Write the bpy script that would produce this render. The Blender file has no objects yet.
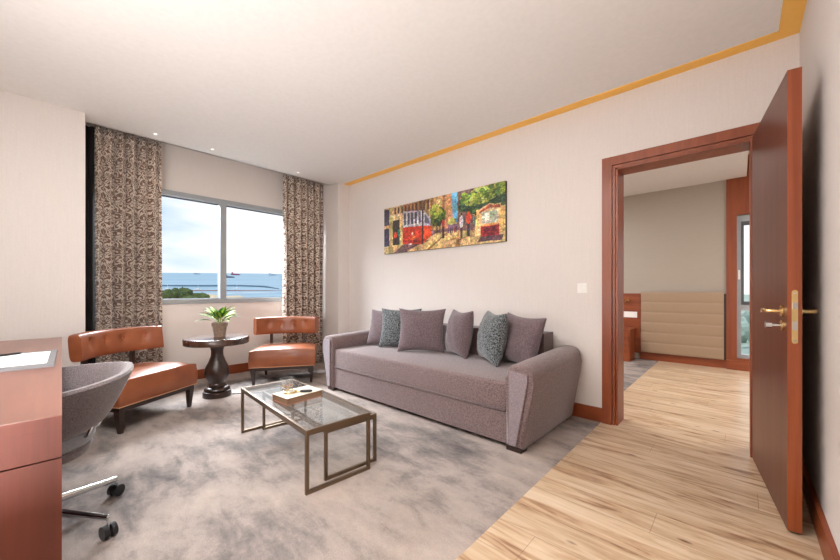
import bpy, bmesh, math, random
import numpy as np
from mathutils import Vector, Matrix
random.seed(7)
C = bpy.context.scene.collection
R = math.radians
PI = math.pi

# ------------------------------------------------------------------ materials
def lin(r, g, b):
    f = lambda c: (c/255/12.92) if c/255 <= .04045 else ((c/255+.055)/1.055)**2.4
    return (f(r), f(g), f(b), 1)

class NT:
    def __init__(s, name):
        s.m = bpy.data.materials.new(name); s.m.use_nodes = True
        s.t = s.m.node_tree; s.b = s.t.nodes['Principled BSDF']
    def n(s, typ, **kw):
        nd = s.t.nodes.new(typ)
        for k, v in kw.items():
            if k in nd.inputs.keys() if isinstance(k, str) else False: nd.inputs[k].default_value = v
            else: setattr(nd, k, v)
        return nd
    def l(s, a, b): s.t.links.new(a, b)
    def inp(s, key, v):
        if hasattr(v, 'links'): s.l(v, s.b.inputs[key])
        else: s.b.inputs[key].default_value = v
    def coord(s, out='Object', scale=(1,1,1), rot=(0,0,0)):
        tc = s.n('ShaderNodeTexCoord'); mp = s.n('ShaderNodeMapping')
        mp.inputs['Scale'].default_value = scale; mp.inputs['Rotation'].default_value = rot
        s.l(tc.outputs[out], mp.inputs['Vector']); return mp.outputs[0]
    def noise(s, vec, scale, detail=3, rough=.5, dist=0):
        nd = s.n('ShaderNodeTexNoise'); s.l(vec, nd.inputs['Vector'])
        nd.inputs['Scale'].default_value = scale; nd.inputs['Detail'].default_value = detail
        nd.inputs['Roughness'].default_value = rough; nd.inputs['Distortion'].default_value = dist
        return nd.outputs['Fac']
    def ramp(s, fac, stops):
        nd = s.n('ShaderNodeValToRGB'); s.l(fac, nd.inputs[0]); e = nd.color_ramp.elements
        while len(e) < len(stops): e.new(.5)
        for k, (p, c) in enumerate(stops): e[k].position = p; e[k].color = c
        return nd.outputs[0]
    def mix(s, fac, a, b, mode='MIX'):
        nd = s.n('ShaderNodeMix'); nd.data_type = 'RGBA'; nd.blend_type = mode
        for i, v in ((0, fac), (6, a), (7, b)):
            if hasattr(v, 'links'): s.l(v, nd.inputs[i])
            else: nd.inputs[i].default_value = v
        return nd.outputs[2]
    def math(s, op, a, b=None, c=None):
        nd = s.n('ShaderNodeMath'); nd.operation = op
        for i, v in enumerate((a, b, c)):
            if v is None: continue
            if hasattr(v, 'links'): s.l(v, nd.inputs[i])
            else: nd.inputs[i].default_value = v
        return nd.outputs[0]
    def bump(s, h, strength=.2, dist=.002):
        nd = s.n('ShaderNodeBump'); nd.inputs['Strength'].default_value = strength
        nd.inputs['Distance'].default_value = dist; s.l(h, nd.inputs['Height'])
        s.l(nd.outputs[0], s.b.inputs['Normal'])

def plain(name, rgb, rough=.5, metal=0, coat=0, spec=None):
    k = NT(name); c = lin(*rgb)
    v = k.coord(); n = k.noise(v, 30, 2)
    col = k.mix(n, tuple(x*.95 for x in c[:3])+(1,), tuple(min(1, x*1.05) for x in c[:3])+(1,))
    k.inp('Base Color', col); k.inp('Roughness', rough); k.inp('Metallic', metal)
    if coat: k.inp('Coat Weight', coat)
    if spec is not None: k.inp('Specular IOR Level', spec)
    return k.m

def fabric(name, a, b, scale=160, rough=.9, bump=.35, contrast=.2, sheen=.3):
    k = NT(name); v = k.coord()
    n = k.noise(v, scale, 3, .7); n2 = k.noise(v, 4, 2)
    col = k.ramp(n, [(.5-contrast, lin(*a)), (.5+contrast, lin(*b))])
    col = k.mix(n2, col, k.mix(1, col, (.86,.86,.86,1), 'MULTIPLY'))
    k.inp('Base Color', col); k.inp('Roughness', rough); k.inp('Sheen Weight', sheen)
    k.bump(n, bump, .002); return k.m

def wood(name, a, b, axis='Z', rough=.4, coat=.1, grain=1.0):
    k = NT(name)
    st = {'X': (.5, 9, 9), 'Y': (9, .5, 9), 'Z': (9, 9, .5)}[axis]
    v = k.coord(scale=st)
    n = k.noise(v, 1.6, 5, .6, .6); n2 = k.noise(v, 14*grain, 3, .7)
    col = k.ramp(n, [(.3, lin(*a)), (.7, lin(*b))])
    col = k.mix(k.math('MULTIPLY', n2, .35), col, tuple(x*.6 for x in lin(*a)[:3])+(1,))
    k.inp('Base Color', col); k.inp('Roughness', rough); k.inp('Coat Weight', coat); k.inp('Coat Roughness', .2)
    return k.m

def wallpaper(name, rgb, vertical=True):
    k = NT(name); c = lin(*rgb)
    v = k.coord(scale=(60, 60, 2) if vertical else (2, 2, 60)); n = k.noise(v, 3, 3, .6)
    v2 = k.coord(); n2 = k.noise(v2, 120, 2)
    f = k.math('MULTIPLY', k.math('ADD', n, n2), .5)
    col = k.ramp(f, [(.3, tuple(x*.95 for x in c[:3])+(1,)), (.7, tuple(min(1, x*1.04) for x in c[:3])+(1,))])
    k.inp('Base Color', col); k.inp('Roughness', .85); k.bump(f, .12, .001); return k.m

M = {}
M['wall'] = wallpaper('wall_fabric_paper', (219, 212, 207))
M['wall_grey'] = wallpaper('bedroom_wall_paper', (166, 156, 144), False)
M['ceiling'] = plain('ceiling_paint', (227, 224, 221), .95)
M['cherryZ'] = wood('cherry_wood_vertical', (124, 55, 24), (156, 80, 40), 'Z')
M['cherryX'] = wood('cherry_wood_along_x', (124, 55, 24), (156, 80, 40), 'X')
M['cherryY'] = wood('cherry_wood_along_y', (124, 55, 24), (156, 80, 40), 'Y')
M['door_face'] = wood('door_veneer', (90, 43, 28), (112, 56, 38), 'Z', .42, .08)
M['desk_top'] = wood('desk_top_wood', (104, 62, 50), (126, 80, 65), 'X', .36, .25)
M['desk'] = wood('desk_wood', (76, 27, 11), (104, 41, 17), 'Z', .6, 0)
M['dark_wood'] = wood('dark_walnut', (36, 21, 16), (56, 34, 25), 'Z', .35, .2)
M['table_edge'] = wood('side_table_wood', (52, 34, 27), (84, 58, 46), 'X', .22, .6)
M['mauve'] = fabric('mauve_woven', (80, 65, 65), (138, 116, 114), 130, contrast=.16)
M['mauve_light'] = fabric('mauve_front_panel', (110, 98, 104), (152, 138, 142), 170)
M['pillow'] = fabric('mauve_cushion', (76, 62, 66), (124, 105, 109), 130, contrast=.16)
M['tweed'] = fabric('charcoal_tweed', (12, 14, 18), (124, 130, 132), 95, contrast=.09, bump=.6)
M['tub'] = fabric('grey_felt', (72, 64, 66), (128, 116, 116), 200, contrast=.16)
M['tub_seat'] = fabric('pale_grey_cloth', (120, 122, 126), (146, 148, 152), 200)
M['leather'] = None
k = NT('tan_leather'); v = k.coord(); n = k.noise(v, 5, 3, .6); n2 = k.noise(v, 90, 3, .6)
k.inp('Base Color', k.ramp(n, [(.3, lin(124, 64, 34)), (.7, lin(146, 82, 47))])); k.inp('Roughness', .38)
k.inp('Coat Weight', .15); k.bump(n2, .15, .001); M['leather'] = k.m
M['stitch'] = plain('pale_stitching', (205, 150, 110), .6)
M['bronze'] = plain('brushed_bronze', (114, 95, 76), .35, .75)
M['chrome'] = plain('chrome', (215, 218, 220), .12, 1)
M['brass'] = plain('polished_brass', (224, 196, 140), .2, 1)
M['gold_strip'] = plain('gold_cornice', (246, 192, 88), .42, .2)
M['steel'] = plain('satin_steel', (190, 188, 182), .3, .9)
M['black'] = plain('black_plastic', (22, 22, 24), .35)
M['white'] = plain('white_plastic', (238, 236, 232), .4)
M['alu'] = plain('grey_aluminium', (160, 166, 170), .4, .3)
M['alu_dark'] = plain('grey_gasket', (78, 82, 86), .5)
M['paper'] = plain('white_paper', (245, 245, 243), .6)
M['grey_leather'] = plain('grey_leatherette', (104, 104, 106), .5)
M['cover'] = plain('cream_book_cover', (206, 198, 180), .5)
M['pages'] = plain('book_pages', (128, 98, 74), .8)
M['spine'] = plain('brown_book_spine', (140, 92, 70), .6)
M['pot'] = fabric('weathered_clay', (112, 90, 74), (156, 132, 112), 60, .8)
M['soil'] = plain('soil', (50, 38, 30), .95)
M['beige_leather'] = plain('beige_leatherette', (156, 132, 108), .5)
M['button'] = plain('tan_button', (150, 72, 36), .35)

k = NT('leaf_green'); uv = k.n('ShaderNodeUVMap'); sp = k.n('ShaderNodeSeparateXYZ'); k.l(uv.outputs[0], sp.inputs[0])
d = k.math('ABSOLUTE', k.math('SUBTRACT', sp.outputs[0], .5)); n = k.noise(k.coord(), 60, 2)
f = k.math('ADD', d, k.math('MULTIPLY', k.math('SUBTRACT', n, .5), .35))
k.inp('Base Color', k.ramp(f, [(.08, lin(180, 196, 92)), (.26, lin(98, 146, 50)), (.42, lin(34, 82, 26))])); k.inp('Roughness', .65); k.inp('Specular IOR Level', .25)
M['leaf'] = k.m

# glass for window panes / tops
def glass(name, tint=(1,1,1,1), refl=1.0, haze=0, rough=0.0):
    m = bpy.data.materials.new(name); m.use_nodes = True; t = m.node_tree; t.nodes.clear()
    o = t.nodes.new('ShaderNodeOutputMaterial'); tr = t.nodes.new('ShaderNodeBsdfTransparent'); tr.inputs[0].default_value = tint
    gl = t.nodes.new('ShaderNodeBsdfGlossy'); gl.inputs['Roughness'].default_value = rough
    fr = t.nodes.new('ShaderNodeFresnel'); fr.inputs[0].default_value = 1.5
    mu = t.nodes.new('ShaderNodeMath'); mu.operation = 'MULTIPLY'; mu.inputs[1].default_value = refl
    mx = t.nodes.new('ShaderNodeMixShader')
    ge = t.nodes.new('ShaderNodeNewGeometry'); iv = t.nodes.new('ShaderNodeMath'); iv.operation = 'SUBTRACT'; iv.inputs[0].default_value = 1
    m3 = t.nodes.new('ShaderNodeMath'); m3.operation = 'MULTIPLY'; t.links.new(ge.outputs['Backfacing'], iv.inputs[1])
    t.links.new(fr.outputs[0], mu.inputs[0]); t.links.new(mu.outputs[0], m3.inputs[0]); t.links.new(iv.outputs[0], m3.inputs[1]); t.links.new(m3.outputs[0], mx.inputs[0])
    t.links.new(tr.outputs[0], mx.inputs[1]); t.links.new(gl.outputs[0], mx.inputs[2])
    last = mx.outputs[0]
    if haze:
        df = t.nodes.new('ShaderNodeBsdfDiffuse'); df.inputs[0].default_value = (.9,.93,.95,1)
        m2 = t.nodes.new('ShaderNodeMixShader'); m2.inputs[0].default_value = haze
        t.links.new(last, m2.inputs[1]); t.links.new(df.outputs[0], m2.inputs[2]); last = m2.outputs[0]
    t.links.new(last, o.inputs[0]); return m
M['pane'] = glass('window_glass', refl=.35)
M['table_glass'] = glass('table_glass', (.97,.985,.985,1), 1.8, .03)
M['tumbler'] = glass('clear_glass', (.98,.99,.99,1), .6, .04)

# carpet
k = NT('mottled_carpet'); v = k.coord(scale=(1, 1, 1), rot=(0, 0, .5)); v2 = k.coord(scale=(1.2, 2.8, 1), rot=(0, 0, .35))
a = k.noise(v, 1.15, 5, .55, .3); b = k.noise(v2, 3.0, 5, .62, .3); c = k.noise(v, 170, 3, .7); e = k.noise(v, 38, 3, .7)
f = k.math('ADD', k.math('MULTIPLY', a, .5), k.math('MULTIPLY', b, .4))
f = k.math('ADD', f, k.math('MULTIPLY', e, .1))
col = k.ramp(f, [(.37, lin(98, 92, 91)), (.445, lin(128, 120, 116)), (.52, lin(158, 146, 139)), (.62, lin(176, 162, 152))])
col = k.mix(k.ramp(c, [(.35, (0,0,0,1)), (.65, (.42,.42,.42,1))]), col, k.mix(1, col, (.55,.55,.56,1), 'MULTIPLY'))
k.inp('Base Color', col); k.inp('Roughness', 1); k.inp('Specular IOR Level', .1); k.bump(c, .5, .004); M['carpet'] = k.m

# oak planks along X
k = NT('oak_planks'); tc = k.n('ShaderNodeTexCoord'); sp = k.n('ShaderNodeSeparateXYZ'); k.l(tc.outputs['Object'], sp.inputs[0])
br = k.n('ShaderNodeTexBrick'); br.offset = 0; br.inputs['Scale'].default_value = 1; br.inputs['Brick Width'].default_value = 2.3; br.inputs['Row Height'].default_value = .186
br.inputs['Mortar Size'].default_value = .0013; br.inputs['Mortar Smooth'].default_value = .1; br.inputs['Bias'].default_value = 0
br.inputs['Color1'].default_value = (0,0,0,1); br.inputs['Color2'].default_value = (1,1,1,1); br.inputs['Mortar'].default_value = (.5,.5,.5,1)
row = k.math('FLOOR', k.math('DIVIDE', sp.outputs[1], .186))
cv = k.n('ShaderNodeCombineXYZ'); k.l(k.math('ADD', sp.outputs[0], k.math('MULTIPLY', row, 3.71)), cv.inputs[0]); k.l(sp.outputs[1], cv.inputs[1]); k.l(row, cv.inputs[2]); k.l(cv.outputs[0], br.inputs['Vector'])
mp = k.n('ShaderNodeMapping'); mp.inputs['Scale'].default_value = (1.3, 9.5, 1); k.l(cv.outputs[0], mp.inputs[0])
g = k.noise(mp.outputs[0], 1.5, 5, .6, 1.1)
mp2 = k.n('ShaderNodeMapping'); mp2.inputs['Scale'].default_value = (2.2, 60, 1); k.l(cv.outputs[0], mp2.inputs[0])
g2 = k.noise(mp2.outputs[0], 2, 3, .6)
col = k.ramp(g, [(.33, lin(140, 105, 78)), (.41, lin(184, 154, 123)), (.52, lin(206, 182, 152)), (.68, lin(219, 200, 176))])
col = k.mix(k.math('MULTIPLY', g2, .2), col, lin(176, 144, 114))
vo = k.n('ShaderNodeTexVoronoi'); mp3 = k.n('ShaderNodeMapping'); mp3.inputs['Scale'].default_value = (4.2, 12.0, 1); k.l(cv.outputs[0], mp3.inputs[0]); k.l(mp3.outputs[0], vo.inputs['Vector']); vo.inputs['Scale'].default_value = 1
kn = k.ramp(vo.outputs['Distance'], [(.05, (1,1,1,1)), (.15, (0,0,0,1))])
sel = k.math('GREATER_THAN', vo.outputs['Color'], .47) 
col = k.mix(k.math('MULTIPLY', k.math('MULTIPLY', kn, sel), .9), col, lin(96, 62, 40))
tint = k.mix(br.outputs['Color'], (1,1,1,1), (.86,.84,.82,1))
col = k.mix(1, col, tint, 'MULTIPLY')
col = k.mix(k.math('MULTIPLY', br.outputs['Fac'], .6), col, lin(110, 80, 56))
k.inp('Base Color', col); k.inp('Roughness', .28); k.inp('Specular IOR Level', .5)
k.bump(g2, .08, .001); M['planks'] = k.m

# damask
k = NT('damask_cloth'); uv = k.n('ShaderNodeUVMap'); sp = k.n('ShaderNodeSeparateXYZ'); k.l(uv.outputs[0], sp.inputs[0])
def damask(off):
    U = k.math('ADD', k.math('DIVIDE', sp.outputs[0], .24), off); V = k.math('ADD', k.math('DIVIDE', sp.outputs[1], .36), off)
    fu = k.math('ABSOLUTE', k.math('SUBTRACT', k.math('FRACT', U), .5)); fv = k.math('SUBTRACT', k.math('FRACT', V), .5)
    return fu, fv
fu, fv = damask(0); fu2, fv2 = damask(.5)
def motif(fu, fv, seed):
    cb = k.n('ShaderNodeCombineXYZ'); k.l(k.math('MULTIPLY', fu, 1.0), cb.inputs[0]); k.l(k.math('MULTIPLY', fv, 1.5), cb.inputs[1]); cb.inputs[2].default_value = seed
    nn = k.noise(cb.outputs[0], 4.6, .3, .5, 1.0)
    rr = k.math('ADD', k.math('MULTIPLY', fu, 1.9), k.math('MULTIPLY', k.math('ABSOLUTE', fv), 1.35))
    win = k.math('SUBTRACT', .5, k.math('MULTIPLY', rr, .75))
    return nn, win
n1, w1 = motif(fu, fv, 3.1); n2_, w2 = motif(fu2, fv2, 3.1)
f = k.math('ADD', k.math('MAXIMUM', k.math('ADD', n1, w1), k.math('ADD', n2_, w2)), 0)
wv = k.math('SINE', k.math('MULTIPLY', f, 26))
col = k.ramp(k.math('MULTIPLY', k.math('ADD', wv, 1), .5), [(.40, lin(214, 202, 189)), (.54, lin(108, 80, 64))])
k.inp('Base Color', col); k.inp('Roughness', .7); k.inp('Sheen Weight', .2); M['damask'] = k.m

# ------------------------------------------------------------------ mesh helpers
def box(bm, x0, x1, y0, y1, z0, z1):
    v = [bm.verts.new(p) for p in ((x0,y0,z0),(x1,y0,z0),(x1,y1,z0),(x0,y1,z0),(x0,y0,z1),(x1,y0,z1),(x1,y1,z1),(x0,y1,z1))]
    for f in ((0,3,2,1),(4,5,6,7),(0,1,5,4),(1,2,6,5),(2,3,7,6),(3,0,4,7)): bm.faces.new([v[i] for i in f])
    return v
def rings(bm, rs, cap=True, closed=True):
    vs = [[bm.verts.new(p) for p in r] for r in rs]
    n = len(vs[0])
    for a, b in zip(vs, vs[1:]):
        for i in range(n if closed else n-1):
            j = (i+1) % n; bm.faces.new((a[i], a[j], b[j], b[i]))
    if cap and closed:
        bm.faces.new(vs[0][::-1]); bm.faces.new(vs[-1])
    return vs
def lathe(bm, prof, seg=40, c=(0,0,0), cap=True):
    rings(bm, [[(c[0]+r*math.cos(2*PI*i/seg), c[1]+r*math.sin(2*PI*i/seg), c[2]+z) for i in range(seg)] for r, z in prof], cap)
def tube(bm, pts, r, seg=12, cap=True):
    pts = [Vector(p) for p in pts]; rs = r if isinstance(r, (list, tuple)) else [r]*len(pts)
    up = Vector((0,0,1)); out = []
    d0 = (pts[1]-pts[0]).normalized()
    if abs(d0.dot(up)) > .95: up = Vector((1,0,0))
    prev = None
    for i, p in enumerate(pts):
        d = (pts[min(i+1, len(pts)-1)]-pts[max(i-1, 0)]).normalized()
        a = (prev - d*prev.dot(d)).normalized() if prev else d.cross(up).normalized()
        prev = a; b = d.cross(a)
        out.append([tuple(p + (a*math.cos(2*PI*k/seg)+b*math.sin(2*PI*k/seg))*rs[i]) for k in range(seg)])
    rings(bm, out, cap)
def frustum(bm, c0, s0, c1, s1):
    (x,y,z), (a,b) = c0, s0; (X,Y,Z), (A,B) = c1, s1
    rings(bm, [[(x-a,y-b,z),(x+a,y-b,z),(x+a,y+b,z),(x-a,y+b,z)], [(X-A,Y-B,Z),(X+A,Y-B,Z),(X+A,Y+B,Z),(X-A,Y+B,Z)]])
def bev(bm, w, seg=3, ang=30):
    e = [e for e in bm.edges if len(e.link_faces) == 2 and e.calc_face_angle(0) > R(ang)]
    bmesh.ops.bevel(bm, geom=e, offset=w, segments=seg, affect='EDGES', profile=.5, clamp_overlap=True)
def prism(bm, poly, axis, a, b):
    f = {'x': lambda p, t: (t, p[0], p[1]), 'y': lambda p, t: (p[0], t, p[1]), 'z': lambda p, t: (p[0], p[1], t)}[axis]
    rings(bm, [[f(p, a) for p in poly], [f(p, b) for p in poly]])
def obj(name, bm, m, parent=None, smooth=False, loc=None, rot=None, sub=0):
    bmesh.ops.recalc_face_normals(bm, faces=bm.faces)
    me = bpy.data.meshes.new(name); bm.to_mesh(me); bm.free()
    me.materials.append(m)
    if smooth:
        me.polygons.foreach_set('use_smooth', [True]*len(me.polygons))
        try: me.set_sharp_from_angle(angle=R(38))
        except Exception: pass
    o = bpy.data.objects.new(name, me); C.objects.link(o)
    if parent: o.parent = parent
    if loc: o.location = loc
    if rot: o.rotation_euler = rot
    if sub:
        s = o.modifiers.new('sub', 'SUBSURF'); s.levels = s.render_levels = sub
    return o
def B(*boxes, bevel=0, seg=2):
    bm = bmesh.new()
    for b in boxes: box(bm, *b)
    if bevel: bev(bm, bevel, seg)
    return bm
def tag(o, label, cat, group=None, kind=None):
    o['label'] = label; o['category'] = cat
    if group: o['group'] = group
    if kind: o['kind'] = kind
    return o
def thing(name, label, cat, loc=(0,0,0), rz=0, group=None):
    o = bpy.data.objects.new(name, None); C.objects.link(o)
    o.location = loc; o.rotation_euler = (0,0,rz); o.empty_display_size = .1
    return tag(o, label, cat, group)
def struct(name, bm, m, label, cat, **kw):
    o = obj(name, bm, m, **kw); return tag(o, label, cat, kind='structure')
def dup(root, loc, rz, label, group=None):
    r = root.copy(); C.objects.link(r); r.location = loc; r.rotation_euler = (0,0,rz); r['label'] = label
    for ch in list(root.children):
        c = ch.copy(); C.objects.link(c); c.parent = r
        for g in ch.children:
            d = g.copy(); C.objects.link(d); d.parent = c
    return r

# ------------------------------------------------------------------ room constants
PY = 3.17; PT = 3.36            # painting wall front / back face
RX = .272                        # right wall
WX = -4.95; LX = -4.33           # window wall, near-left wall face
FY = -.64                        # wall behind the desk
NY0, NY1 = .28, 2.98             # window niche
CH = 2.69                        # ceiling
DX0, DX1 = -.728, .05            # door opening
DH = 2.09

# floors
struct('floor', B((-5.1, -.85, FY-.1, PT+.03, -.1, 0)), M['carpet'], 'mottled beige and grey carpet under the sofa and chairs', 'carpet')
struct('floor', B((-.85, .45, FY-.1, PT, -.1, 0), (-.93, 2.2, PT, 6.75, -.1, 0)), M['planks'], 'pale oak plank floor running through the doorway', 'wood floor')
struct('floor', B((-4.2, -.93, PT, 6.75, -.1, 0)), M['carpet'], 'grey carpet in the bedroom beyond the doorway', 'carpet')

# walls
struct('wall_back', B((-5.1, -.745, PY, PT, 0, 2.95), (.065, .42, PY, PT, 0, 2.95), (-.745, .065, PY, PT, DH, 2.95)), M['wall'], 'pale wall behind the sofa with the doorway in it', 'wall')
struct('wall_right', B((RX, .42, FY-.1, PY, 0, 2.95)), M['wall'], 'pale wall behind the open door', 'wall')
struct('wall_front', B((-5.1, RX, FY-.12, FY, 0, 2.95)), M['wall'], 'pale wall behind the desk', 'wall')
struct('wall_near_left', B((-5.1, LX, FY, NY0, 0, 2.95)), M['wall'], 'pale wall block left of the curtains', 'wall')
struct('wall_corner', B((-5.1, -4.36, NY1, PY, 0, 2.95)), M['wall'], 'narrow pale pillar right of the right curtain', 'pillar')
wy0, wy1, wz0, wz1 = .52, 2.72, .935, 2.275
struct('wall_left', B((-5.1, WX, NY0, NY1, 0, wz0), (-5.1, WX, NY0, NY1, wz1, 2.95), (-5.1, WX, NY0, wy0, wz0, wz1), (-5.1, WX, wy1, NY1, wz0, wz1)), M['wall'], 'cream wall around the sea view window', 'wall')
struct('ceiling', B((-4.58, .176, FY, 3.074, CH, CH+.08), (-5.1, .42, FY-.12, PT, 2.95, 3.05), (-4.58, -4.56, NY0, NY1, CH, 2.95)), M['ceiling'], 'white living room ceiling', 'ceiling')
struct('trim_1', B((-4.36, RX, 3.074, PY, CH-.006, CH+.03), (.176, RX, FY, 3.074, CH-.006, CH+.03)), M['gold_strip'], 'gold strip along the ceiling edge', 'cornice')

# baseboards
bh = .115
struct('baseboard_back', B((-4.36, -.84, PY-.018, PY, 0, bh), bevel=.003), M['cherryX'], 'cherry baseboard behind the sofa up to the door casing', 'baseboard')
struct('baseboard_left', B((WX, WX+.016, NY0, NY1, 0, bh), bevel=.003), M['cherryY'], 'cherry baseboard under the sea view window', 'baseboard')
struct('baseboard_right', B((RX-.02, RX, FY, PY, 0, bh), bevel=.003), M['cherryY'], 'cherry baseboard behind the open door', 'baseboard')
struct('baseboard_corner', B((-4.36, -4.344, NY1, PY-.018, 0, bh), bevel=.003), M['cherryY'], 'cherry baseboard on the narrow pillar', 'baseboard')
struct('baseboard_near_left', B((LX, LX+.016, FY, NY0, 0, bh), bevel=.003), M['cherryY'], 'cherry baseboard on the near left wall', 'baseboard')

# door casing + jamb
cz = 2.18
bm = B((-.84, -.768, PY-.028, PY, 0, cz), (-.768, .155, PY-.026, PY, 2.112, cz), (.075, .155, PY-.026, PY, 0, 2.112),
       (-.764, -.745, PY-.016, PY, .0, 2.108), (-.745, .065, PY-.016, PY, 2.088, 2.108), (.065, .072, PY-.016, PY, 0, 2.108))
bev(bm, .004, 2)
struct('trim_2', bm, M['cherryZ'], 'cherry wood casing around the doorway', 'door frame')
struct('trim_3', B((-.742, -.728, PY-.010, PT, 0, 2.09), (.05, .065, PY-.022, PT, 0, 2.09), 
                   (-.742, .065, PY-.010, PT, 2.075, 2.09)), M['cherryZ'], 'cherry wood jamb lining the doorway', 'door jamb')
struct('trim_4', B((-.84, -.745, PT, PT+.02, 0, cz), (-.745, .065, PT, PT+.02, 2.085, cz), (.065, .155, PT, PT+.02, 0, cz)), M['cherryZ'], 'cherry casing on the bedroom side of the doorway', 'door frame')

# open door : local x runs hinge -> free edge, local y thickness (+y towards room wall)
dw, dt = .842, .046
door = thing('door_1', 'open cherry wood door with brass handles', 'door', (.060, 3.118, 0), math.atan2(-.813, .095))
door['kind'] = 'structure'
obj('door_leaf', B((0, dw, 0, dt, .012, 2.085), bevel=.0015, seg=1), M['door_face'], door)
e = obj('door_edge', B((dw, dw+.003, 0, dt, .012, 2.085)), M['cherryZ'], door)
# mortise plate on the free edge
bm = bmesh.new(); pts = []
for i in range(9): a = PI*i/8; pts.append((dt/2+.010*math.cos(a), 1.085+.010*math.sin(a)))
for i in range(9): a = PI+PI*i/8; pts.append((dt/2+.010*math.cos(a), .863+.010*math.sin(a)))
prism(bm, pts, 'x', dw+.003, dw+.0055)
lp = obj('lock_plate', bm, M['brass'], door)
obj('latch_bolt', B((dw+.0055, dw+.014, dt/2-.008, dt/2+.008, 1.010, 1.038), bevel=.002), M['steel'], lp)
obj('dead_bolt', B((dw+.0055, dw+.0065, dt/2-.008, dt/2+.008, .915, .955)), M['steel'], lp)
for zz in (1.08, .868):
    bm = bmesh.new(); tube(bm, [(dw+.0055, dt/2, zz), (dw+.0068, dt/2, zz)], .0045, 10); obj('screw', bm, M['steel'], lp, True)
hx = dw-.062
# door local +y side: which side faces the camera is the y=0 or y=dt plane
for side, y0 in ((-1, 0), (1, dt)):
    bm = bmesh.new(); tube(bm, [(hx, y0, .997), (hx, y0+side*.01, .997)], .026, 24)
    ro = obj('rosette', bm, M['brass'], door, True)
    bm = bmesh.new()
    tube(bm, [(hx, y0+side*.008, .997), (hx, y0+side*.04, .997), (hx-.004, y0+side*.052, .997), (hx-.018, y0+side*.058, .998), (hx-.05, y0+side*.058, 1.001), (hx-.09, y0+side*.056, .997), (hx-.118, y0+side*.055, .990)],
         [.009,.0085,.009,.009,.0085,.009,.007], 12)
    obj('door_handle', bm, M['brass'], door, True)
    bm = bmesh.new(); tube(bm, [(hx, y0, .93), (hx, y0+side*.009, .93)], .024, 24); ky = obj('key_rosette', bm, M['brass'], door, True)
bm = bmesh.new(); tube(bm, [(hx, -.009, .93), (hx, -.04, .93), (hx, -.041, .93), (hx, -.062, .93)], [.007, .007, .015, .015], 16)
t_ = obj('thumb_turn', bm, M['chrome'], door, True); t_['label'] = 'silver thumb turn'

# light switch
sw = thing('light_switch', 'white double light switch on the wall beside the door casing', 'light switch', (-1.0, PY, 1.115))
obj('switch_plate', B((-.042, .042, -.008, 0, -.042, .042), bevel=.003), M['white'], sw)
for s in (-1, 1): obj('rocker', B((s*.016-.0135, s*.016+.0135, -.013, -.008, -.028, .028), bevel=.0015), M['white'], sw)

# downlights by the window
dl = None
for i, (y, lab) in enumerate(((.80, 'tiny recessed ceiling spotlight nearest the left curtain'), (1.32, 'middle tiny recessed ceiling spotlight in front of the window'), (2.36, 'tiny recessed ceiling spotlight nearest the right curtain'))):
    if dl is None:
        dl = thing('ceiling_spotlight', lab, 'spotlight', (-4.39, y, CH), 0, 'ceiling spotlights by the window')
        bm = bmesh.new(); lathe(bm, [(.012, -.003), (.021, -.003), (.022, 0), (.012, 0), (.012, -.003)], 20, cap=False); obj('trim_ring', bm, M['white'], dl, True)
        mm = bpy.data.materials.new('spot_glow'); mm.use_nodes = True; p = mm.node_tree.nodes['Principled BSDF']
        p.inputs['Emission Color'].default_value = (1,.95,.88,1); p.inputs['Emission Strength'].default_value = 2.5
        bm = bmesh.new(); lathe(bm, [(.0118, -.001), (.0118, 0)], 20); obj('lens', bm, mm, dl)
    else: dup(dl, (-4.39, y, CH), 0, lab)

# ------------------------------------------------------------------ window
win = thing('window_1', 'grey framed two pane window with sea view', 'window', (WX, 0, 0)); win['kind'] = 'structure'
ym = 1.615
obj('window_frame', B((-.09, .012, wy0, wy1, wz0, wz0+.06), (-.09, .012, wy0, wy1, wz1-.058, wz1), (-.09, .012, wy0, wy0+.06, wz0+.06, wz1-.058), (-.09, .012, wy1-.06, wy1, wz0+.06, wz1-.058), (-.09, .012, ym-.036, ym+.036, wz0+.06, wz1-.058)), M['alu'], win)
obj('gasket', B((-.075, -.055, wy0+.06, wy1-.06, wz1-.07, wz1-.058), (-.075, -.055, wy0+.06, wy1-.06, wz0+.06, wz0+.068)), M['alu_dark'], win)
for a, b in ((wy0+.06, ym-.036), (ym+.036, wy1-.06)):
    obj('pane', B((-.07, -.064, a, b, wz0+.06, wz1-.058)), M['pane'], win)

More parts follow.
